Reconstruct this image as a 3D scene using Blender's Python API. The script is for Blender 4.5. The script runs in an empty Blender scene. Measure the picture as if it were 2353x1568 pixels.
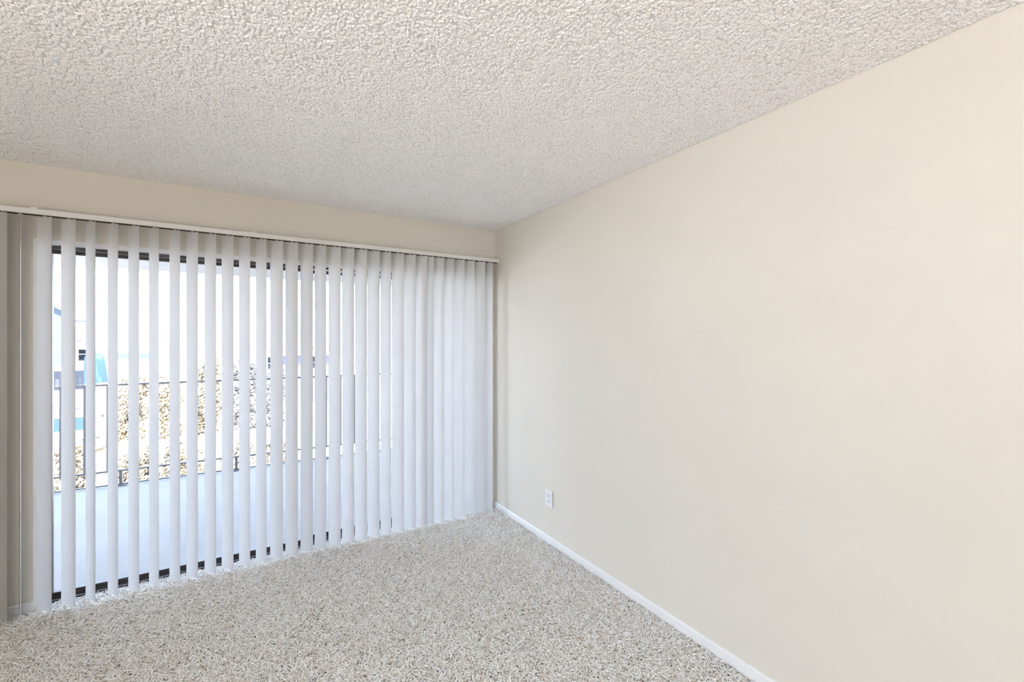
import bpy, bmesh, math, random
from mathutils import Vector, Matrix
random.seed(7)
PI = math.pi
C = bpy.context.scene.collection
sc = bpy.context.scene

# ------------------------------------------------------------------ camera
cam = bpy.data.cameras.new('camera')
cam.sensor_fit = 'HORIZONTAL'
cam.sensor_width = 36.0
cam.lens = 36.0 * 1010.5 / 2353.0
cam.shift_y = -2.0 / 2353.0
cam.clip_start = 0.02
cam.clip_end = 500
camo = bpy.data.objects.new('camera', cam)
C.objects.link(camo)
camo.location = (0, 0, 1.478)
camo.rotation_euler = (PI / 2, 0, math.radians(-31.27))
sc.camera = camo

# ------------------------------------------------------------------ world, sun, added fill lights, exposure
sc.view_settings.view_transform = 'Standard'
sc.view_settings.look = 'None'
sc.view_settings.gamma = 1.0
sc.view_settings.use_curve_mapping = False
sc.view_settings.exposure = 0.40

w = bpy.data.worlds.new('sky')
sc.world = w
w.use_nodes = True
nt = w.node_tree
nt.nodes.clear()
# hazy bright sky: nearly white at the horizon, bluer overhead
tcw = nt.nodes.new('ShaderNodeTexCoord')
sep = nt.nodes.new('ShaderNodeSeparateXYZ')
skyramp = nt.nodes.new('ShaderNodeValToRGB')
skyramp.color_ramp.elements[0].position = 0.0
skyramp.color_ramp.elements[0].color = (0.72, 0.835, 0.98, 1)
skyramp.color_ramp.elements[1].position = 0.9
skyramp.color_ramp.elements[1].color = (0.44, 0.60, 0.95, 1)
bg = nt.nodes.new('ShaderNodeBackground')
bg.inputs['Strength'].default_value = 9.0
ow = nt.nodes.new('ShaderNodeOutputWorld')
nt.links.new(tcw.outputs['Generated'], sep.inputs[0])
nt.links.new(sep.outputs['Z'], skyramp.inputs[0])
nt.links.new(skyramp.outputs[0], bg.inputs[0])
nt.links.new(bg.outputs[0], ow.inputs[0])

def lamp(name, kind, loc, rot, energy, color, **kw):
    d = bpy.data.lights.new(name, kind)
    d.energy = energy
    d.color = color
    for k, v in kw.items():
        setattr(d, k, v)
    o = bpy.data.objects.new(name, d)
    C.objects.link(o)
    o.location = loc
    o.rotation_euler = rot
    return o

# the sun stands behind the building, high on the right
sd = Vector((-0.45, 1.0, -1.15)).normalized()
lamp('sun', 'SUN', (0, -5, 12), sd.to_track_quat('-Z', 'Y').to_euler(), 36.0, (1.0, 0.96, 0.91), angle=0.01)
# two added fill lights behind the photographer, standing in for unseen room lighting
lamp('ceiling_fill', 'AREA', (-1.2, -2.2, 2.36), (0, 0, 0), 14, (1.0, 0.975, 0.94), shape='DISK', size=1.6)
lamp('uplight_fill', 'AREA', (-1.9, -1.3, 0.9), (PI, 0, 0), 104, (1.0, 0.945, 0.875), shape='DISK', size=1.8)
# portals only tell the renderer where the sky enters: the patio door and the added side window
pd = lamp('door_portal', 'AREA', (0.44, 3.63, 1.0), (-PI / 2, 0, 0), 1, (1, 1, 1), shape='RECTANGLE', size=2.85, size_y=2.05)
pd.data.cycles.is_portal = True
pw = lamp('added_window_portal', 'AREA', (-2.78, -1.2, 1.5), (0, -PI / 2, 0), 1, (1, 1, 1), shape='RECTANGLE', size=1.3, size_y=2.3)
pw.data.cycles.is_portal = True

# ------------------------------------------------------------------ materials
def mat(name):
    m = bpy.data.materials.new(name)
    m.use_nodes = True
    n = m.node_tree
    b = n.nodes['Principled BSDF']
    return m, n, b

def simple(name, col, rough=0.6, var=0.0, scale=8.0, bump=0.0, bscale=60.0, bdist=0.002, metal=0.0, spec=0.5):
    m, n, b = mat(name)
    b.inputs['Base Color'].default_value = (*col, 1)
    b.inputs['Roughness'].default_value = rough
    b.inputs['Metallic'].default_value = metal
    b.inputs['Specular IOR Level'].default_value = spec
    tc = n.nodes.new('ShaderNodeTexCoord')
    if var > 0:
        no = n.nodes.new('ShaderNodeTexNoise')
        no.inputs['Scale'].default_value = scale
        no.inputs['Detail'].default_value = 4
        n.links.new(tc.outputs['Object'], no.inputs['Vector'])
        cr = n.nodes.new('ShaderNodeValToRGB')
        cr.color_ramp.elements[0].position = 0.3
        cr.color_ramp.elements[1].position = 0.7
        cr.color_ramp.elements[0].color = (*[c * (1 - var) for c in col], 1)
        cr.color_ramp.elements[1].color = (*[min(1, c * (1 + var)) for c in col], 1)
        n.links.new(no.outputs['Fac'], cr.inputs[0])
        n.links.new(cr.outputs[0], b.inputs['Base Color'])
    if bump > 0:
        nb = n.nodes.new('ShaderNodeTexNoise')
        nb.inputs['Scale'].default_value = bscale
        nb.inputs['Detail'].default_value = 3
        n.links.new(tc.outputs['Object'], nb.inputs['Vector'])
        bu = n.nodes.new('ShaderNodeBump')
        bu.inputs['Strength'].default_value = bump
        bu.inputs['Distance'].default_value = bdist
        n.links.new(nb.outputs['Fac'], bu.inputs['Height'])
        n.links.new(bu.outputs[0], b.inputs['Normal'])
    return m

def random_mat(name, cols, rough=0.8, sheen=0.0):
    """colour picked per instance / per piece"""
    m, n, b = mat(name)
    oi = n.nodes.new('ShaderNodeObjectInfo')
    cr = n.nodes.new('ShaderNodeValToRGB')
    els = cr.color_ramp.elements
    while len(els) < len(cols):
        els.new(0.5)
    for i, c in enumerate(cols):
        els[i].position = i / (len(cols) - 1)
        els[i].color = (*c, 1)
    n.links.new(oi.outputs['Random'], cr.inputs[0])
    n.links.new(cr.outputs[0], b.inputs['Base Color'])
    b.inputs['Roughness'].default_value = rough
    b.inputs['Specular IOR Level'].default_value = 0.2
    return m

M = {}
M['wall'] = simple('cream_wall_paint', (0.77, 0.72, 0.635), 0.75, 0.012, 3, 0.35, 220, 0.0012, spec=0.3)
M['white'] = simple('white_gloss_paint', (0.88, 0.875, 0.865), 0.4, 0.01, 5)
M['ceiling'] = simple('popcorn_ceiling_base', (0.80, 0.78, 0.755), 0.9, 0.02, 40, 0.5, 130, 0.003, spec=0.1)
M['grain'] = random_mat('popcorn_ceiling_grain', [(0.87, 0.85, 0.83), (0.88, 0.87, 0.86), (0.86, 0.83, 0.79)], 0.9)
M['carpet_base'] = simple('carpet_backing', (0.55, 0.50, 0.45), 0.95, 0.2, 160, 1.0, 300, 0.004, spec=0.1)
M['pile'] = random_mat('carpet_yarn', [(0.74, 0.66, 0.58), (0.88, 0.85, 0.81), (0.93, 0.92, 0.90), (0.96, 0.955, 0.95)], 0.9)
M['rail'] = simple('cream_headrail_plastic', (0.78, 0.76, 0.72), 0.35, spec=0.4)
M['gap_shadow'] = simple('headrail_gap_shadow', (0.05, 0.045, 0.04), 0.8)  # dark colour standing in for the shade under the headrail
M['bronze'] = simple('dark_bronze_aluminium', (0.085, 0.078, 0.075), 0.45, 0.15, 30, metal=0.3)
M['iron'] = simple('dark_painted_iron', (0.085, 0.082, 0.085), 0.5, 0.15, 20)
M['concrete'] = simple('pale_balcony_concrete', (0.185, 0.19, 0.195), 0.85, 0.05, 2.5, 0.2, 90, 0.002)
M['stucco'] = simple('white_exterior_stucco', (0.80, 0.79, 0.77), 0.85, 0.03, 6, 0.4, 120, 0.003)
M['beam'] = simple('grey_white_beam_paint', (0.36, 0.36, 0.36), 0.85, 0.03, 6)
M['outlet'] = simple('white_outlet_plastic', (0.84, 0.84, 0.84), 0.35)
M['slot'] = simple('outlet_slots', (0.05, 0.05, 0.05), 0.6)
M['lot'] = simple('pale_parking_concrete', (0.60, 0.58, 0.55), 0.9, 0.08, 0.3)
M['dirt'] = simple('dry_planting_soil', (0.42, 0.33, 0.24), 0.95, 0.25, 3)
M['bluewall'] = simple('shade_and_carport_blue', (0.052, 0.070, 0.092), 0.9, 0.04, 2, spec=0.1)  # blue stands in for shade on a white wall; carport roof shares it
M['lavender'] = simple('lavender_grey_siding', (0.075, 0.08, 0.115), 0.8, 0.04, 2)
M['roof'] = simple('pale_shingle_roof', (0.62, 0.60, 0.57), 0.9, 0.12, 5)
M['cream_siding'] = simple('white_siding', (0.80, 0.78, 0.75), 0.8, 0.03, 3)
M['shutter'] = simple('grey_shutter_paint', (0.09, 0.09, 0.10), 0.7)
M['dark_glass'] = simple('far_window_glass', (0.014, 0.017, 0.024), 0.7, spec=0.1)
M['tarp'] = simple('bright_blue_tarp', (0.009, 0.036, 0.095), 0.7, 0.12, 3)
M['carglass'] = simple('car_glass_sky_tint', (0.022, 0.042, 0.062), 0.7, spec=0.1)  # blue base colour stands in for sky reflected in the glass
M['carwhite'] = simple('white_car_paint', (0.78, 0.79, 0.80), 0.3)
M['tyre'] = simple('tyre_rubber', (0.03, 0.03, 0.03), 0.8)
M['bark'] = simple('pale_grey_bark', (0.09, 0.085, 0.08), 0.9, 0.2, 12)
def leafmat(name, c0, c1):
    m, n, b = mat(name)
    tc = n.nodes.new('ShaderNodeTexCoord')
    no = n.nodes.new('ShaderNodeTexNoise')
    no.inputs['Scale'].default_value = 1.6
    no.inputs['Detail'].default_value = 6
    n.links.new(tc.outputs['Object'], no.inputs['Vector'])
    cr = n.nodes.new('ShaderNodeValToRGB')
    cr.color_ramp.elements[0].position = 0.38
    cr.color_ramp.elements[1].position = 0.62
    cr.color_ramp.elements[0].color = (*c0, 1)
    cr.color_ramp.elements[1].color = (*c1, 1)
    n.links.new(no.outputs['Fac'], cr.inputs[0])
    n.links.new(cr.outputs[0], b.inputs['Base Color'])
    b.inputs['Roughness'].default_value = 0.8
    return m
M['leaf_ochre'] = leafmat('ochre_leaves', (0.15, 0.11, 0.06), (0.36, 0.30, 0.21))
M['leaf_grey'] = leafmat('grey_brown_leaves', (0.08, 0.08, 0.083), (0.32, 0.31, 0.29))

def glass_mat():
    m = bpy.data.materials.new('clear_door_glass')
    m.use_nodes = True
    n = m.node_tree
    n.nodes.clear()
    t = n.nodes.new('ShaderNodeBsdfTransparent')
    t.inputs[0].default_value = (0.97, 0.98, 0.985, 1)
    g = n.nodes.new('ShaderNodeBsdfGlossy')
    g.inputs['Roughness'].default_value = 0.02
    fr = n.nodes.new('ShaderNodeFresnel')
    fr.inputs[0].default_value = 1.25
    mx = n.nodes.new('ShaderNodeMixShader')
    o = n.nodes.new('ShaderNodeOutputMaterial')
    n.links.new(fr.outputs[0], mx.inputs[0])
    n.links.new(t.outputs[0], mx.inputs[1])
    n.links.new(g.outputs[0], mx.inputs[2])
    n.links.new(mx.outputs[0], o.inputs[0])
    return m
M['glass'] = glass_mat()

def vane_mat():
    m = bpy.data.materials.new('cream_pvc_vane')
    m.use_nodes = True
    n = m.node_tree
    n.nodes.clear()
    d = n.nodes.new('ShaderNodeBsdfPrincipled')
    d.inputs['Base Color'].default_value = (0.71, 0.69, 0.665, 1)
    d.inputs['Roughness'].default_value = 0.5
    d.inputs['Specular IOR Level'].default_value = 0.3
    t = n.nodes.new('ShaderNodeBsdfTranslucent')
    t.inputs[0].default_value = (0.62, 0.67, 0.74, 1)
    mx = n.nodes.new('ShaderNodeMixShader')
    mx.inputs[0].default_value = 0.17
    o = n.nodes.new('ShaderNodeOutputMaterial')
    n.links.new(d.outputs[0], mx.inputs[1])
    n.links.new(t.outputs[0], mx.inputs[2])
    n.links.new(mx.outputs[0], o.inputs[0])
    return m
M['vane'] = vane_mat()

# ------------------------------------------------------------------ helpers
def box(bm, x0, x1, y0, y1, z0, z1):
    vs = [bm.verts.new((x, y, z)) for x in (x0, x1) for y in (y0, y1) for z in (z0, z1)]
    for f in ((0, 1, 3, 2), (4, 6, 7, 5), (0, 4, 5, 1), (2, 3, 7, 6), (0, 2, 6, 4), (1, 5, 7, 3)):
        bm.faces.new([vs[i] for i in f])

def prism(bm, prof, axis, a0, a1):
    """extrude a closed 2-D profile along an axis; profile in the two other axes, in order"""
    def p(q, a):
        if axis == 'x': return (a, q[0], q[1])
        if axis == 'y': return (q[0], a, q[1])
        return (q[0], q[1], a)
    A = [bm.verts.new(p(q, a0)) for q in prof]
    B = [bm.verts.new(p(q, a1)) for q in prof]
    n = len(prof)
    for i in range(n):
        bm.faces.new((A[i], A[(i + 1) % n], B[(i + 1) % n], B[i]))
    bm.faces.new(A[::-1])
    bm.faces.new(B)

def tube(bm, p0, p1, r0, r1, n=6, cap=True):
    p0, p1 = Vector(p0), Vector(p1)
    q = (p1 - p0).to_track_quat('Z', 'Y')
    A, B = [], []
    for i in range(n):
        a = 2 * PI * i / n
        v = Vector((math.cos(a), math.sin(a), 0))
        A.append(bm.verts.new(p0 + q @ (v * r0)))
        B.append(bm.verts.new(p1 + q @ (v * r1)))
    for i in range(n):
        bm.faces.new((A[i], A[(i + 1) % n], B[(i + 1) % n], B[i]))
    if cap:
        bm.faces.new(A[::-1])
        bm.faces.new(B)

def obj(name, bm, m, parent=None, bevel=0.0, smooth=False, kind=None):
    bmesh.ops.recalc_face_normals(bm, faces=bm.faces)
    if smooth:
        for f in bm.faces: f.smooth = True
    me = bpy.data.meshes.new(name)
    bm.to_mesh(me)
    bm.free()
    me.materials.append(m)
    o = bpy.data.objects.new(name, me)
    C.objects.link(o)
    if parent: o.parent = parent
    if bevel:
        b = o.modifiers.new('bevel', 'BEVEL')
        b.width = bevel
        b.segments = 2
        b.limit_method = 'ANGLE'
    if kind: o['kind'] = kind
    return o

def boxobj(name, b, m, parent=None, bevel=0.0, kind=None):
    bm = bmesh.new()
    box(bm, *b)
    return obj(name, bm, m, parent, bevel, kind=kind)

def copyobj(o, loc, parent=None):
    c = o.copy()
    C.objects.link(c)
    c.location = loc
    if parent: c.parent = parent
    return c

def tag(o, label=None, cat=None, group=None, kind=None):
    if label: o['label'] = label
    if cat: o['category'] = cat
    if group: o['group'] = group
    if kind: o['kind'] = kind
    return o

def thing(name, loc=(0, 0, 0), **k):
    o = bpy.data.objects.new(name, None)
    C.objects.link(o)
    o.location = loc
    o.empty_display_size = 0.1
    return tag(o, **k)

# ------------------------------------------------------------------ room shell
XR, YB, ZC = 1.888, 3.393, 2.440       # right wall, window wall, ceiling
XL, YF = -2.6, -3.6
WT = 0.207                              # window wall thickness
OX0, OX1, OZ = -0.985, 1.862, 2.033     # door opening
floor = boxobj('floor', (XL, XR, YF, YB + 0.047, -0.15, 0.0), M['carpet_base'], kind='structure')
floor['label'] = 'beige twist pile carpet covering the whole room floor'
ceil = boxobj('ceiling', (XL, XR, YF, YB, ZC, ZC + 0.2), M['ceiling'], kind='structure')
ceil['label'] = 'white popcorn textured ceiling'
wr = boxobj('wall_right', (XR, XR + 0.15, YF - 0.15, YB + WT, -0.15, ZC + 0.2), M['wall'], kind='structure')
wr['label'] = 'plain cream painted wall on the right'
bm = bmesh.new()
WY0, WY1, WZ0, WZ1 = -2.3, -0.1, 0.9, 2.1
box(bm, XL - 0.15, XL, YF - 0.15, WY0, -0.15, ZC + 0.2)
box(bm, XL - 0.15, XL, WY1, YB + WT, -0.15, ZC + 0.2)
box(bm, XL - 0.15, XL, WY0, WY1, -0.15, WZ0)
box(bm, XL - 0.15, XL, WY0, WY1, WZ1, ZC + 0.2)
obj('wall_left', bm, M['wall'], kind='structure')
bm = bmesh.new()
for y in (WY0, (WY0 + WY1) / 2 - 0.02, WY1 - 0.04):
    box(bm, XL - 0.11, XL - 0.06, y, y + 0.04, WZ0, WZ1)
box(bm, XL - 0.11, XL - 0.06, WY0 + 0.04, WY1 - 0.04, WZ0, WZ0 + 0.04)
box(bm, XL - 0.11, XL - 0.06, WY0 + 0.04, WY1 - 0.04, WZ1 - 0.04, WZ1)
win = obj('added_window_1', bm, M['bronze'], kind='structure')  # unseen window, added to bring daylight onto the right wall
boxobj('glass_pane', (XL - 0.088, XL - 0.082, WY0 + 0.03, WY1 - 0.03, WZ0 + 0.03, WZ1 - 0.03), M['glass'], win)
boxobj('wall_front', (XL, XR, YF - 0.15, YF, -0.15, ZC + 0.2), M['wall'], kind='structure')
bm = bmesh.new()
box(bm, XL, OX0, YB, YB + WT, -0.15, ZC + 0.2)
box(bm, OX1, XR, YB, YB + WT, -0.15, ZC + 0.2)
box(bm, OX0, OX1, YB, YB + WT, OZ, ZC + 0.2)
box(bm, OX0, OX1, YB + 0.047, YB + WT, -0.15, -0.005)
wb = obj('wall_back', bm, M['wall'], kind='structure')
wb['label'] = 'cream painted wall around the sliding door'

def base_profile(t=0.013, h=0.058):
    return [(0, 0), (t, 0), (t, h * 0.70), (t - 0.003, h * 0.73), (t - 0.003, h * 0.77), (t, h * 0.80), (t, h * 0.90), (t - 0.005, h), (0, h)]
bm = bmesh.new()
prism(bm, [(XR - p[0], p[1]) for p in base_profile()], 'y', YF, YB)
tag(obj('baseboard_right', bm, M['white'], kind='structure'), 'white baseboard running along the right wall')
bm = bmesh.new()
prism(bm, [(YB - p[0], p[1]) for p in base_profile()], 'x', XL, OX0)
tag(obj('baseboard_back', bm, M['white'], kind='structure'), 'white baseboard left of the sliding door')
bm = bmesh.new()
prism(bm, [(XL + p[0], p[1]) for p in base_profile()], 'y', YF, YB - 0.0135)
obj('baseboard_left', bm, M['white'], kind='structure')

# ------------------------------------------------------------------ geometry-nodes cover for carpet and ceiling
def cover(name, parent, material, rect, z, density, maker, rmin, rmax, smin, smax, seed=0):
    x0, x1, y0, y1 = rect
    me = bpy.data.meshes.new(name)
    me.from_pydata([(x0, y0, z), (x1, y0, z), (x1, y1, z), (x0, y1, z)], [], [(0, 1, 2, 3)])
    o = bpy.data.objects.new(name, me)
    C.objects.link(o)
    o.parent = parent
    o['kind'] = 'stuff'
    g = bpy.data.node_groups.new(name, 'GeometryNodeTree')
    g.interface.new_socket('Geometry', in_out='INPUT', socket_type='NodeSocketGeometry')
    g.interface.new_socket('Geometry', in_out='OUTPUT', socket_type='NodeSocketGeometry')
    gi = g.nodes.new('NodeGroupInput')
    go = g.nodes.new('NodeGroupOutput')
    dp = g.nodes.new('GeometryNodeDistributePointsOnFaces')
    dp.inputs['Density'].default_value = density
    dp.inputs['Seed'].default_value = seed
    g.links.new(gi.outputs[0], dp.inputs['Mesh'])
    ip = g.nodes.new('GeometryNodeInstanceOnPoints')
    rr = g.nodes.new('FunctionNodeRandomValue'); rr.data_type = 'FLOAT_VECTOR'
    rr.inputs[0].default_value = rmin; rr.inputs[1].default_value = rmax
    rs = g.nodes.new('FunctionNodeRandomValue'); rs.data_type = 'FLOAT_VECTOR'
    rs.inputs[0].default_value = smin; rs.inputs[1].default_value = smax
    rs.inputs['Seed'].default_value = 5
    g.links.new(dp.outputs['Points'], ip.inputs['Points'])
    g.links.new(rr.outputs[0], ip.inputs['Rotation'])
    g.links.new(rs.outputs[0], ip.inputs['Scale'])
    geo = maker(g)
    sm = g.nodes.new('GeometryNodeSetMaterial')
    sm.inputs['Material'].default_value = material
    g.links.new(geo, sm.inputs['Geometry'])
    ss = g.nodes.new('GeometryNodeSetShadeSmooth')
    g.links.new(sm.outputs[0], ss.inputs['Geometry'])
    g.links.new(ss.outputs[0], ip.inputs['Instance'])
    g.links.new(ip.outputs[0], go.inputs[0])
    md = o.modifiers.new(name, 'NODES')
    md.node_group = g
    me.materials.append(material)
    return o

def yarn(g):
    q = g.nodes.new('GeometryNodeCurveQuadraticBezier')
    q.inputs['Resolution'].default_value = 5
    q.inputs['Start'].default_value = (0, 0, -0.001)
    q.inputs['Middle'].default_value = (0.009, 0.002, 0.010)
    q.inputs['End'].default_value = (-0.003, -0.001, 0.022)
    c = g.nodes.new('GeometryNodeCurvePrimitiveCircle')
    c.inputs['Resolution'].default_value = 4
    c.inputs['Radius'].default_value = 0.0027
    m = g.nodes.new('GeometryNodeCurveToMesh')
    m.inputs['Fill Caps'].default_value = True
    g.links.new(q.outputs[0], m.inputs['Curve'])
    g.links.new(c.outputs[0], m.inputs['Profile Curve'])
    return m.outputs[0]

def grain(g):
    s = g.nodes.new('GeometryNodeMeshIcoSphere')
    s.inputs['Radius'].default_value = 0.0062
    s.inputs['Subdivisions'].default_value = 2
    return s.outputs[0]

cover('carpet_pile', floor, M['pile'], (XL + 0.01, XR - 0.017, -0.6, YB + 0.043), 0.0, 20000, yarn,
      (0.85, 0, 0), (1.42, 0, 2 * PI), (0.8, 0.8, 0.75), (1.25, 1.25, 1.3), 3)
cover('ceiling_texture', ceil, M['grain'], (XL + 0.003, XR - 0.003, -0.8, YB - 0.003), ZC, 16500, grain,
      (-0.35, -0.35, 0), (0.35, 0.35, 2 * PI), (0.55, 0.4, 0.35), (1.5, 1.1, 0.90), 8)

# ------------------------------------------------------------------ white trim and sliding door
bm = bmesh.new()
box(bm, OX0, OX0 + 0.017, YB + 0.004, YB + 0.047, 0.0, OZ)
box(bm, OX1 - 0.017, OX1, YB + 0.004, YB + 0.047, 0.0, OZ)
box(bm, OX0 + 0.017, OX1 - 0.017, YB + 0.004, YB + 0.047, OZ - 0.024, OZ)
tag(obj('trim_1', bm, M['white'], kind='structure'), 'white wood stop around the sliding door opening')

door = tag(thing('door_1', (0.37, 3.515, 0.0)), kind='structure')
door['label'] = 'sliding glass patio door in a dark bronze frame'
def at(o, p):           # child mesh built in world coordinates, parented without moving it
    o.parent = p
    o.matrix_parent_inverse = Matrix.Translation(p.location).inverted()
    return o
FY0, FY1 = YB + 0.047, 3.590
bm = bmesh.new()
box(bm, OX0 + 0.003, OX0 + 0.030, FY0, FY1, 0.0, 2.009)
box(bm, OX1 - 0.030, OX1 - 0.003, FY0, FY1, 0.0, 2.009)
box(bm, OX0 + 0.030, OX1 - 0.030, FY0, FY1, 1.990, 2.009)
at(obj('door_frame', bm, M['bronze'], bevel=0.001), door)
bm = bmesh.new()
box(bm, OX0 + 0.030, OX1 - 0.030, FY0, FY1, 0.0, 0.010)
box(bm, OX0 + 0.030, OX1 - 0.030, 3.487, 3.491, 0.010, 0.020)
box(bm, OX0 + 0.030, OX1 - 0.030, 3.540, 3.544, 0.010, 0.020)
box(bm, OX0 + 0.030, OX1 - 0.030, FY0, FY0 + 0.004, 0.010, 0.018)
at(obj('door_sill', bm, M['bronze']), door)
def panel(name, x0, x1, y0, y1, sl, sr):
    bm = bmesh.new()
    box(bm, x0, x0 + sl, y0, y1, 0.012, 1.989)
    box(bm, x1 - sr, x1, y0, y1, 0.012, 1.989)
    box(bm, x0 + sl, x1 - sr, y0, y1, 0.012, 0.036)
    box(bm, x0 + sl, x1 - sr, y0, y1, 1.972, 1.989)
    p = at(obj(name, bm, M['bronze'], bevel=0.0015), door)
    ym = (y0 + y1) / 2
    bm = bmesh.new()
    box(bm, x0 + sl - 0.002, x1 - sr + 0.002, ym - 0.003, ym + 0.003, 0.034, 1.974)
    g = obj('glass_pane', bm, M['glass'])
    g.parent = p
    return p
sp = panel('sliding_panel', OX0 + 0.030, 0.425, 3.500, 3.530, 0.016, 0.060)
fp = panel('fixed_panel', 0.360, OX1 - 0.030, 3.550, 3.580, 0.060, 0.040)
bm = bmesh.new()
box(bm, 0.385, 0.405, 3.470, 3.482, 0.92, 1.14)
box(bm, 0.385, 0.405, 3.482, 3.500, 0.93, 0.95)
box(bm, 0.385, 0.405, 3.482, 3.500, 1.11, 1.13)
h = obj('door_handle', bm, M['bronze'], bevel=0.003)
h.parent = sp

# ------------------------------------------------------------------ vertical blind
BY = 3.318
blind = thing('vertical_blind', (0.30, BY, 2.145), label='cream vertical blind with hanging vanes covering the sliding glass door', cat='blind')
HX0, HX1 = -1.30, 1.868
bm = bmesh.new()
y0, y1, z0, z1 = BY - 0.020, BY + 0.022, 2.145, 2.178
prof = [(y0, z0), (y0, z1 - 0.006), (y0 + 0.005, z1), (y1 - 0.005, z1), (y1, z1 - 0.006), (y1, z0), (y1 - 0.012, z0), (y1 - 0.012, z0 + 0.018), (y0 + 0.012, z0 + 0.018), (y0 + 0.012, z0)]
prism(bm, prof, 'x', HX0, HX1)
rail = at(obj('headrail', bm, M['rail']), blind)
bm = bmesh.new()
box(bm, HX0 + 0.004, HX1 - 0.002, y0 + 0.0012, y1 - 0.0012, z0 - 0.0012, z0 + 0.010)
ch = obj('headrail_shadow_strip', bm, M['gap_shadow'])  # shade between rail and vane tops, put in as a dark strip
ch.parent = rail
bm = bmesh.new()
box(bm, HX1, HX1 + 0.006, y0 - 0.001, y1 + 0.001, z0 - 0.002, z1 + 0.001)
e = at(obj('end_cap', bm, M['rail'], bevel=0.001), blind)
for x in (-0.952, 0.05, 0.722, 1.71):
    bm = bmesh.new()
    box(bm, x - 0.014, x + 0.014, y0 - 0.002, YB, z1 + 0.0005, z1 + 0.0035)
    box(bm, x - 0.014, x + 0.014, y0 - 0.0035, y0 - 0.0005, z1 - 0.006, z1 + 0.0035)
    box(bm, x - 0.014, x + 0.014, YB - 0.003, YB, z1 + 0.0035, z1 + 0.02)
    b = obj('mounting_bracket', bm, M['rail'], bevel=0.0006)
    b.parent = rail
VW, VH0, VH1, SAG = 0.100, 0.024, 2.138, 0.0055
def vane_mesh():
    bm = bmesh.new()
    N, R = 8, 10
    rows = []
    zs = [VH0 + (VH1 - VH0) * i / R for i in range(R + 1)]
    for z in zs:
        row = []
        for i in range(N + 1):
            s = -1 + 2 * i / N
            row.append(bm.verts.new((s * VW / 2, SAG * (1 - s * s) - SAG / 2, z - 2.145)))
        rows.append(row)
    for a, b in zip(rows[:-1], rows[1:]):
        for i in range(N):
            bm.faces.new((a[i], a[i + 1], b[i + 1], b[i]))
    return bm
def hanger_mesh():
    bm = bmesh.new()
    # carrier stem with the hook plate that holds the vane's top
    tube(bm, (0, 0, -0.0072), (0, 0, 0.0055), 0.0085, 0.0085, 12)
    box(bm, -0.010, 0.010, SAG / 2 + 0.0006, SAG / 2 + 0.0022, -0.020, -0.0072)
    return bm
vanes = [(-1.256, -50), (-1.164, -52), (-1.072, -53), (-1.010, -70), (-0.917, -42), (-0.824, -42), (-0.734, -54), (-0.640, -53),
         (-0.549, -52), (-0.457, -55), (-0.359, -53), (-0.274, -50), (-0.182, -50), (-0.092, -49), (0.000, -52),
         (0.093, -54), (0.182, -44), (0.272, -45), (0.365, -45), (0.452, -50), (0.545, -46), (0.636, -45),
         (0.726, -45), (0.816, -44), (0.907, -55), (0.998, -43), (1.091, -44), (1.183, -42), (1.237, -42),
         (1.328, -50), (1.418, -58), (1.509, -54), (1.602, -58), (1.696, -50), (1.783, -75)]
v0 = obj('vane', vane_mesh(), M['vane'], smooth=True)
h0 = obj('vane_hanger', hanger_mesh(), M['vane'])
h0.parent = v0
for i, (x, a) in enumerate(vanes):
    if i == 0:
        v = v0
    else:
        v = v0.copy(); C.objects.link(v)
        hh = h0.copy(); C.objects.link(hh); hh.parent = v
    v.parent = blind
    v.location = (x - 0.30, 0, 0)
    v.rotation_euler = (0, 0, math.radians(a))

# ------------------------------------------------------------------ wall outlet
ox = XR
out = thing('wall_outlet', (ox, 2.586, 0.331), label='white double power outlet low on the right wall', cat='outlet')
bm = bmesh.new(); box(bm, -0.008, 0.0, -0.043, 0.043, -0.057, 0.057)
pl = obj('cover_plate', bm, M['outlet'], out, bevel=0.003)
for dz in (0.021, -0.021):
    bm = bmesh.new()
    pr = [(0.017 * math.cos(2 * PI * k / 16), max(-0.0135, min(0.0135, 0.0175 * math.sin(2 * PI * k / 16)))) for k in range(16)]
    prism(bm, pr, 'x', -0.0105, -0.0075)
    s = obj('socket', bm, M['outlet'], out)
    s.location = (0, 0, dz)
    bm = bmesh.new()
    box(bm, -0.0108, -0.0100, -0.0075, -0.0050, -0.001, 0.008)
    box(bm, -0.0108, -0.0100, 0.0050, 0.0075, 0.000, 0.007)
    prism(bm, [(0.0028 * math.cos(k * PI / 4), -0.0065 + 0.0028 * math.sin(k * PI / 4)) for k in range(8)], 'x', -0.0108, -0.0100)
    obj('slot', bm, M['slot'], s, kind=None)
bm = bmesh.new()
prism(bm, [(0.0032 * math.cos(k * PI / 6), 0.0032 * math.sin(k * PI / 6)) for k in range(12)], 'x', -0.0092, -0.0075)
obj('screw', bm, M['white'], out)

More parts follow.
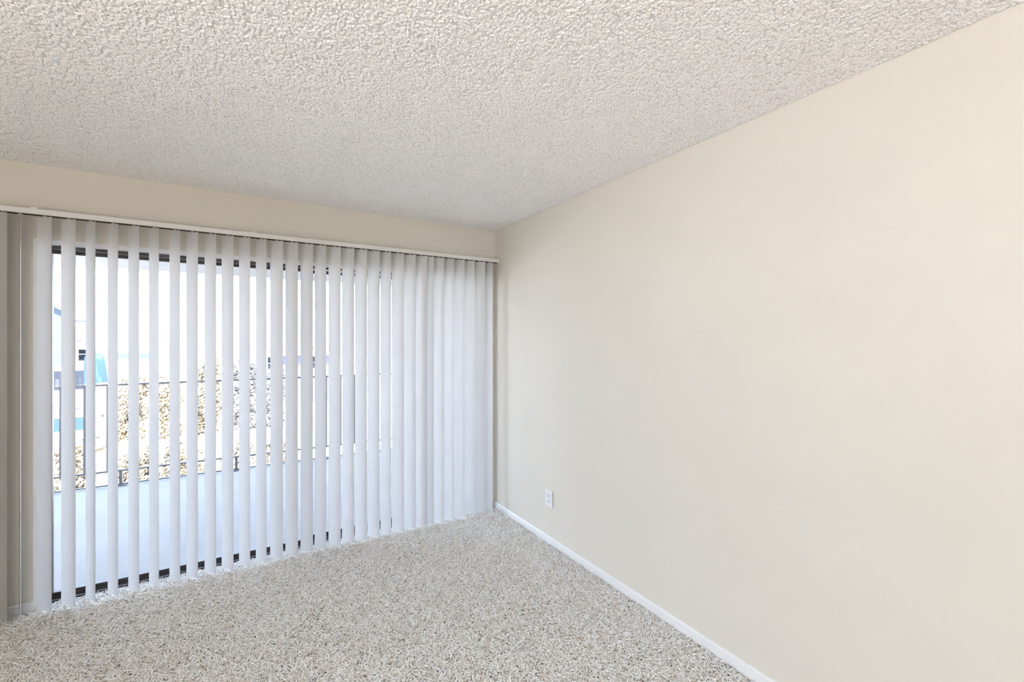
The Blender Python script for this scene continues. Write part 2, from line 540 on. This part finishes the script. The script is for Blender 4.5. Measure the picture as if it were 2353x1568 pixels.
# ------------------------------------------------------------------ balcony
BZ = -0.055
boxobj('trim_2', (-4.2, 4.6, YB + WT, 6.15, BZ - 0.22, BZ), M['concrete'], kind='structure')['label'] = 'pale concrete balcony floor outside the door'
bpy.data.objects['trim_2'].name = 'balcony_floor'
boxobj('balcony_ceiling', (-4.2, 4.6, YB + WT, 6.35, ZC + 0.02, ZC + 0.2), M['stucco'], kind='structure')['label'] = 'white ceiling over the balcony'
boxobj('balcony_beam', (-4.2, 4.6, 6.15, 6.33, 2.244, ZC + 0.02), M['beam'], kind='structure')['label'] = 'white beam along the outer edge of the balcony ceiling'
bm = bmesh.new()
box(bm, XL - 0.7, 6.5, YF - 0.4, 6.6, ZC + 0.2, ZC + 0.9)
obj('upper_storey', bm, M['stucco'], kind='structure')
bm = bmesh.new()
box(bm, XL - 0.15, 6.5, YB + 0.001, YB + WT, -2.8, BZ - 0.22)
box(bm, XR + 0.15, 6.5, YB, YB + WT, BZ - 0.22, ZC + 0.2)
obj('exterior_wall', bm, M['stucco'], kind='structure')
for x in (-4.2, 4.45):
    boxobj('balcony_column', (x, x + 0.15, 6.17, 6.31, BZ - 3.0 + 0.25, 2.244), M['stucco'], kind='structure')

rl = thing('balcony_railing', (0, 6.10, BZ), label='dark metal railing with thin upright pickets along the balcony edge', cat='railing')
def rbox(name, x0, x1, ya, yb, za, zb, bev=0.002):
    bm = bmesh.new(); box(bm, x0, x1, ya, yb, za - BZ, zb - BZ)
    return obj(name, bm, M['iron'], rl, bevel=bev)
rbox('top_rail', -4.05, 4.45, -0.022, 0.022, 1.000, 1.020)
rbox('bottom_rail', -4.05, 4.45, -0.014, 0.014, 0.098, 0.116)
rbox('lower_rail', -4.05, 4.45, -0.010, 0.010, BZ + 0.012, BZ + 0.026)
pk = None
x = -4.0
k = 0
while x < 4.4:
    if pk is None:
        pk = rbox('picket', -0.010, 0.010, -0.007, 0.007, 0.116, 1.000, 0)
        pk.location = (x, 0, 0)
    else:
        c = pk.copy(); C.objects.link(c); c.location = (x, 0, 0)
    k += 1
    x = -4.0 + 0.1765 * k + 0.0
off = (-1.221 + 4.0) % 0.1765
for o in rl.children:
    if o.name.startswith('picket'): o.location.x += off
lg = None
for i in range(-3, 5):
    x = -0.087 + i * 1.03
    if lg is None:
        bm = bmesh.new()
        box(bm, -0.013, 0.013, -0.013, 0.013, 0.0, 0.098 - BZ)
        box(bm, -0.045, 0.045, -0.035, 0.035, 0.0, 0.008)
        lg = obj('post_foot', bm, M['iron'], rl)
        lg.location = (x, 0, 0)
    else:
        c = lg.copy(); C.objects.link(c); c.location = (x, 0, 0)

# ------------------------------------------------------------------ outdoors
GZ = -2.8
g = boxobj('ground', (-70, 80, -60, 120, GZ - 0.2, GZ), M['lot'], kind='structure')
g['label'] = 'pale sunlit parking ground outside'
boxobj('planting_bed', (-12, 10, 7.2, 13.2, GZ, GZ + 0.06), M['dirt'], kind='structure')
boxobj('planting_bed', (-16, 18, 22.0, 26.5, GZ, GZ + 0.06), M['dirt'], kind='structure')

def shrub(label, group, x, y, rx, ry, h, n, leaf, m, seed, name='shrub', z0=0.02, zb=GZ + 0.06):
    rnd = random.Random(seed)
    t = thing(name, (x, y, zb), label=label, cat='shrub', group=group)
    verts, faces = [], []
    # lumpy crown: leaves gathered round random clump centres
    cl = []
    for i in range(26):
        a = rnd.uniform(0, 2 * PI); r = math.sqrt(rnd.random()) * 0.75
        cl.append((rx * r * math.cos(a), ry * r * math.sin(a), h * rnd.uniform(0.06, 0.85), rnd.uniform(0.25, 0.42)))
    for i in range(n):
        cx, cy, cz, cr = rnd.choice(cl)
        d = Vector((rnd.gauss(0, 1), rnd.gauss(0, 1), rnd.gauss(0, 1))).normalized() * (rnd.random() ** 0.5)
        p = Vector((cx + d.x * cr * rx, cy + d.y * cr * ry, max(z0, min(h, cz + d.z * cr * h * 0.55))))
        s = leaf * rnd.uniform(0.5, 1.2)
        q = Vector((rnd.gauss(0, 1), rnd.gauss(0, 1), rnd.gauss(0, 1))).normalized()
        u = q.orthogonal().normalized(); v = q.cross(u)
        k = len(verts)
        verts += [p + u * s, p + v * s * 0.45, p - u * s, p - v * s * 0.45]
        faces.append((k, k + 1, k + 2, k + 3))
    me = bpy.data.meshes.new('foliage')
    me.from_pydata([tuple(v) for v in verts], [], faces)
    me.materials.append(m)
    o = bpy.data.objects.new('foliage', me); C.objects.link(o); o.parent = t
    o['kind'] = 'stuff'
    bm = bmesh.new()
    for c in cl[:9]:
        p0 = Vector((c[0] * 0.12, c[1] * 0.12, 0)); p1 = Vector((c[0] * 0.6, c[1] * 0.6, c[2] * 0.6)); p2 = Vector(c[:3])
        tube(bm, p0, p1, 0.035, 0.022, 5); tube(bm, p1, p2, 0.022, 0.008, 5)
    obj('stems', bm, M['bark'], t, kind='stuff')
    return t

def bare_tree(label, x, y, h, seed, spread=0.5, group=None, r0=0.12):
    rnd = random.Random(seed)
    t = thing('bare_tree', (x, y, GZ), label=label, cat='tree', group=group)
    bm = bmesh.new()
    tube(bm, (0, 0, 0), (0.05, 0, h * 0.56), r0, r0 * 0.72, 8)
    obj('trunk', bm, M['bark'], t, smooth=True)
    bm = bmesh.new()
    def grow(p, d, L, r, lev):
        q = p
        for s in range(3):
            d = (d + Vector((rnd.gauss(0, .14), rnd.gauss(0, .14), rnd.gauss(0, .08) + 0.03))).normalized()
            n = q + d * L / 3
            tube(bm, q, n, r * (1 - s * 0.22), r * (1 - (s + 1) * 0.22), 5 if lev < 2 else 3, False)
            q = n
            if lev < 4:
                for _ in range(1 if s < 2 else 2):
                    dd = (d + Vector((rnd.gauss(0, 1), rnd.gauss(0, 1), rnd.gauss(0.1, .5))).normalized() * rnd.uniform(0.5, 0.95)).normalized()
                    grow(q, dd, L * rnd.uniform(0.52, 0.72), r * (0.75 - s * 0.18) * 0.6, lev + 1)
    for i in range(5):
        a = 2 * PI * i / 5 + rnd.uniform(-.3, .3)
        grow(Vector((0.05, 0, h * 0.55)), Vector((math.cos(a) * spread, math.sin(a) * spread, 0.8)).normalized(), h * 0.24, r0 * 0.5, 1)
    obj('branches', bm, M['bark'], t, kind='stuff')
    return t

# near ochre hedge below the balcony
hx = [(-4.9, 2.5), (-3.9, 2.45), (-2.95, 2.4), (-1.98, 2.3), (-1.03, 2.15), (-0.15, 2.0), (0.75, 1.9)]
hn = ['farthest left', 'second from the left', 'third from the left', 'middle one', 'fifth from the left', 'sixth from the left', 'farthest right']
for i, (x, h) in enumerate(hx):
    shrub('low ochre hedge shrub just below the railing, %s of its row' % hn[i], 'low ochre shrubs just beyond the balcony',
          x, 12.0 + 0.15 * (i % 2), 0.50, 0.6, h, 5600, 0.05, M['leaf_ochre'], 20 + i)
tb = [(-4.05, 0.62, 2.75, 'ochre'), (-2.8, 0.64, 3.25, 'ochre'), (-1.4, 0.70, 3.60, 'ochre'), (0.0, 0.66, 3.50, 'grey'), (1.2, 0.60, 3.0, 'grey')]
tl = ['short ochre bush across the drive, leftmost of the tall row', 'tall ochre bush across the drive, second from the left of the tall row',
      'tallest tawny bush across the drive, in the middle of the tall row', 'dense grey brown bush right of the tallest tawny one', 'smaller grey brown bush at the right end of the tall row']
for i, (x, rr_, h, c) in enumerate(tb):
    shrub(tl[i], 'tall bushes across the drive', x, 24.2, rr_, rr_ * 1.2, h, 8500, 0.085, M['leaf_' + c], 60 + i)
bare_tree('bare tree with thin pale branches in front of the low white house', -3.0, 20.6, 5.7, 3, 0.9, r0=0.045)
bare_tree('bare tree with thin branches rising behind the tall bushes', 0.0, 29.0, 6.0, 9, 0.7, r0=0.06)

# left neighbour: white wall coloured blue for its shade, under a sloping roof
nb = thing('neighbour_building', (-8.72, 34.3, GZ), label='tall building with its wall coloured shade blue at the far left beyond the railing', cat='building')
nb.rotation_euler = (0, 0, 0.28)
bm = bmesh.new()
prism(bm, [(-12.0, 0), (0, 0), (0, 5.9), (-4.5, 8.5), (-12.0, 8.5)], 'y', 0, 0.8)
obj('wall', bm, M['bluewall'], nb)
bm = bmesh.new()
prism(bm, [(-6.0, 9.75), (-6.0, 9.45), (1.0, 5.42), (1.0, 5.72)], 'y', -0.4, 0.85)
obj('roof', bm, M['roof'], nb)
bm = bmesh.new(); box(bm, 0.0, 0.92, 0.0, 0.8, 5.32, 5.42)
obj('soffit', bm, M['shutter'], nb)

def house(label, x0, x1, y, depth, eave, ridge, wallm, wins, nm):
    t = thing(nm, ((x0 + x1) / 2, y, GZ), label=label, cat='building')
    w2 = (x1 - x0) / 2
    bm = bmesh.new(); box(bm, -w2, w2, 0, depth, 0, eave)
    obj('wall', bm, wallm, t)
    bm = bmesh.new()
    prism(bm, [(-0.5, eave - 0.10), (-0.5, eave), (depth / 2, ridge), (depth + 0.5, eave), (depth + 0.5, eave - 0.10), (depth / 2, ridge - 0.2)], 'x', -w2 - 0.3, w2 + 0.3)
    rf = obj('roof', bm, M['roof'], t)
    n = 6
    for k in range(1, n):            # raised course lines across the front slope
        q = k / n
        bm = bmesh.new()
        yy = -0.5 + (depth / 2 + 0.5) * q; zz = eave + (ridge - eave) * q
        box(bm, -w2 - 0.3, w2 + 0.3, yy, yy + 0.10, zz - 0.02, zz + 0.05)
        c = obj('roof_course', bm, M['shutter'], rf)
    bm = bmesh.new(); box(bm, -w2 - 0.3, w2 + 0.3, -0.56, -0.5, eave - 0.20, eave + 0.01)
    obj('fascia', bm, M['cream_siding'], t)
    for (wx, z0, ww, hh, sh) in wins:
        bm = bmesh.new()
        box(bm, wx - ww / 2 - .06, wx + ww / 2 + .06, -0.05, 0, z0 - .06, z0)
        box(bm, wx - ww / 2 - .06, wx + ww / 2 + .06, -0.05, 0, z0 + hh, z0 + hh + .06)
        box(bm, wx - ww / 2 - .06, wx - ww / 2, -0.05, 0, z0, z0 + hh)
        box(bm, wx + ww / 2, wx + ww / 2 + .06, -0.05, 0, z0, z0 + hh)
        box(bm, wx - ww / 2, wx + ww / 2, -0.045, 0, z0 + hh / 2 - .02, z0 + hh / 2 + .02)
        f = obj('window', bm, M['cream_siding'], t)
        bm = bmesh.new(); box(bm, wx - ww / 2, wx + ww / 2, -0.02, 0, z0, z0 + hh)
        obj('pane', bm, M['dark_glass'], f)
        if sh:
            for sgn in (-1, 1):
                bm = bmesh.new()
                a = wx + sgn * (ww / 2 + .06); b = wx + sgn * (ww / 2 + .06 + .22)
                box(bm, min(a, b), max(a, b), -0.03, 0, z0, z0 + hh)
                for q in range(int(hh / .10)):
                    box(bm, min(a, b) + .02, max(a, b) - .02, -0.06, -0.03, z0 + .02 + q * .10, z0 + .07 + q * .10)
                obj('shutter', bm, M['roof'], t)
    return t
house('low white house with a pale roof and one shuttered window, behind the blue tarp', -8.90, -6.95, 36.2, 7.0, 3.93, 5.6, M['cream_siding'],
      [(-0.39, 3.02, 0.50, 0.82, True)], 'low_house')
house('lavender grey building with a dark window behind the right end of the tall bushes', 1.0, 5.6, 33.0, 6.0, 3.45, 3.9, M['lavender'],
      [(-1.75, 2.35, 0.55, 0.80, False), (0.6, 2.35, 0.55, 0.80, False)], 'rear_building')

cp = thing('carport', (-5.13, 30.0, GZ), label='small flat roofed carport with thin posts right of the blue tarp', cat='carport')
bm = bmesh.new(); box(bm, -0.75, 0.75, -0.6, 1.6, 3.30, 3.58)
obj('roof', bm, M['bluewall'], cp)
for a in (-0.4, 0.66):
    for b in (-0.5, 1.5):
        bm = bmesh.new(); box(bm, a - .04, a + .04, b - .04, b + .04, 0, 3.30)
        obj('post', bm, M['cream_siding'], cp)

tp = thing('blue_tarp', (-5.84, 27.0, GZ), label='bright blue tarp hanging in folds in front of the low white house', cat='tarp')
bm = bmesh.new()
rings = []
for j in range(9):
    z = 2.33 + 1.35 * j / 8
    rad = 0.42 - 0.012 * j - (0.16 if j == 8 else 0)
    rings.append([bm.verts.new((rad * (1 + 0.17 * math.sin(5 * a + j * 0.5)) * math.cos(a) * 0.9, rad * (1 + 0.17 * math.sin(5 * a + j * 0.5)) * math.sin(a), z)) for a in [2 * PI * k / 30 for k in range(30)]])
for a, b in zip(rings[:-1], rings[1:]):
    for k in range(30):
        bm.faces.new((a[k], a[(k + 1) % 30], b[(k + 1) % 30], b[k]))
bm.faces.new(rings[-1])
obj('tarp_cloth', bm, M['tarp'], tp, smooth=True)
bm = bmesh.new(); box(bm, -0.05, 0.05, -0.05, 0.05, 0, 3.5)
obj('post', bm, M['cream_siding'], tp)

def wheels(t, xs, ys, r=0.33):
    for a in xs:
        for b in ys:
            bm = bmesh.new()
            prism(bm, [(a + r * math.cos(k * PI / 8), r + r * math.sin(k * PI / 8)) for k in range(16)], 'y', b - .1, b + .1)
            obj('wheel', bm, M['tyre'], t)
# white car seen from the side, its side windows painted with the sky's blue reflection, between the railing pickets
t = thing('parked_car', (-6.73, 22.6, GZ), label='white car with side windows painted pale blue as reflected sky behind the railing pickets at the left', cat='car')
bm = bmesh.new(); prism(bm, [(-2.2, .28), (2.2, .28), (2.25, .75), (2.1, .98), (-.9, .98), (-2.1, .84), (-2.28, .6)], 'y', -.88, .88)
obj('body', bm, M['carwhite'], t, bevel=0.05)
bm = bmesh.new(); prism(bm, [(-1.2, .98), (2.0, .98), (1.75, 1.50), (-.55, 1.50)], 'y', -.76, .76)
obj('cabin', bm, M['carwhite'], t)
for sgn in (-1, 1):
    bm = bmesh.new(); prism(bm, [(-1.05, 1.0), (1.92, 1.0), (1.70, 1.47), (-.53, 1.47)], 'y', min(sgn * .755, sgn * .768), max(sgn * .755, sgn * .768))
    obj('side_glass', bm, M['carglass'], t)
for q in (-.42, .72):
    bm = bmesh.new(); box(bm, q - .04, q + .04, -.775, .775, .98, 1.50)
    obj('door_pillar', bm, M['carwhite'], t)
bm = bmesh.new(); prism(bm, [(-.62, 1.48), (1.82, 1.48), (1.62, 1.58), (-.42, 1.58)], 'y', -.79, .79)
obj('roof', bm, M['carwhite'], t, bevel=0.02)
wheels(t, (-1.4, 1.4), (-.82, .82))
# white van facing the building
t = thing('parked_van', (-7.55, 28.6, GZ), label='white van facing the building, left of the blue tarp', cat='van')
bm = bmesh.new(); prism(bm, [(0, .22), (4.6, .22), (4.6, 2.85), (1.15, 2.85), (.55, 1.85), (0.02, 1.55)], 'x', -.95, .95)
obj('body', bm, M['carwhite'], t, bevel=0.05)
bm = bmesh.new(); prism(bm, [(.535, 1.90), (1.07, 2.78), (1.12, 2.74), (.60, 1.88)], 'x', -.82, .82)
obj('windshield', bm, M['dark_glass'], t)
for q in (-.7, .7):
    bm = bmesh.new(); box(bm, q - .15, q + .15, -.03, .04, .85, 1.05)
    obj('headlight', bm, M['shutter'], t)
bm = bmesh.new(); box(bm, -.9, .9, -.08, .06, .38, .6)
obj('bumper', bm, M['shutter'], t)
for a in (1.0, 3.7):
    for b in (-.78, .78):
        bm = bmesh.new()
        prism(bm, [(a + .36 * math.cos(k * PI / 8), .36 + .36 * math.sin(k * PI / 8)) for k in range(16)], 'x', b - .08, b + .08)
        obj('wheel', bm, M['tyre'], t)
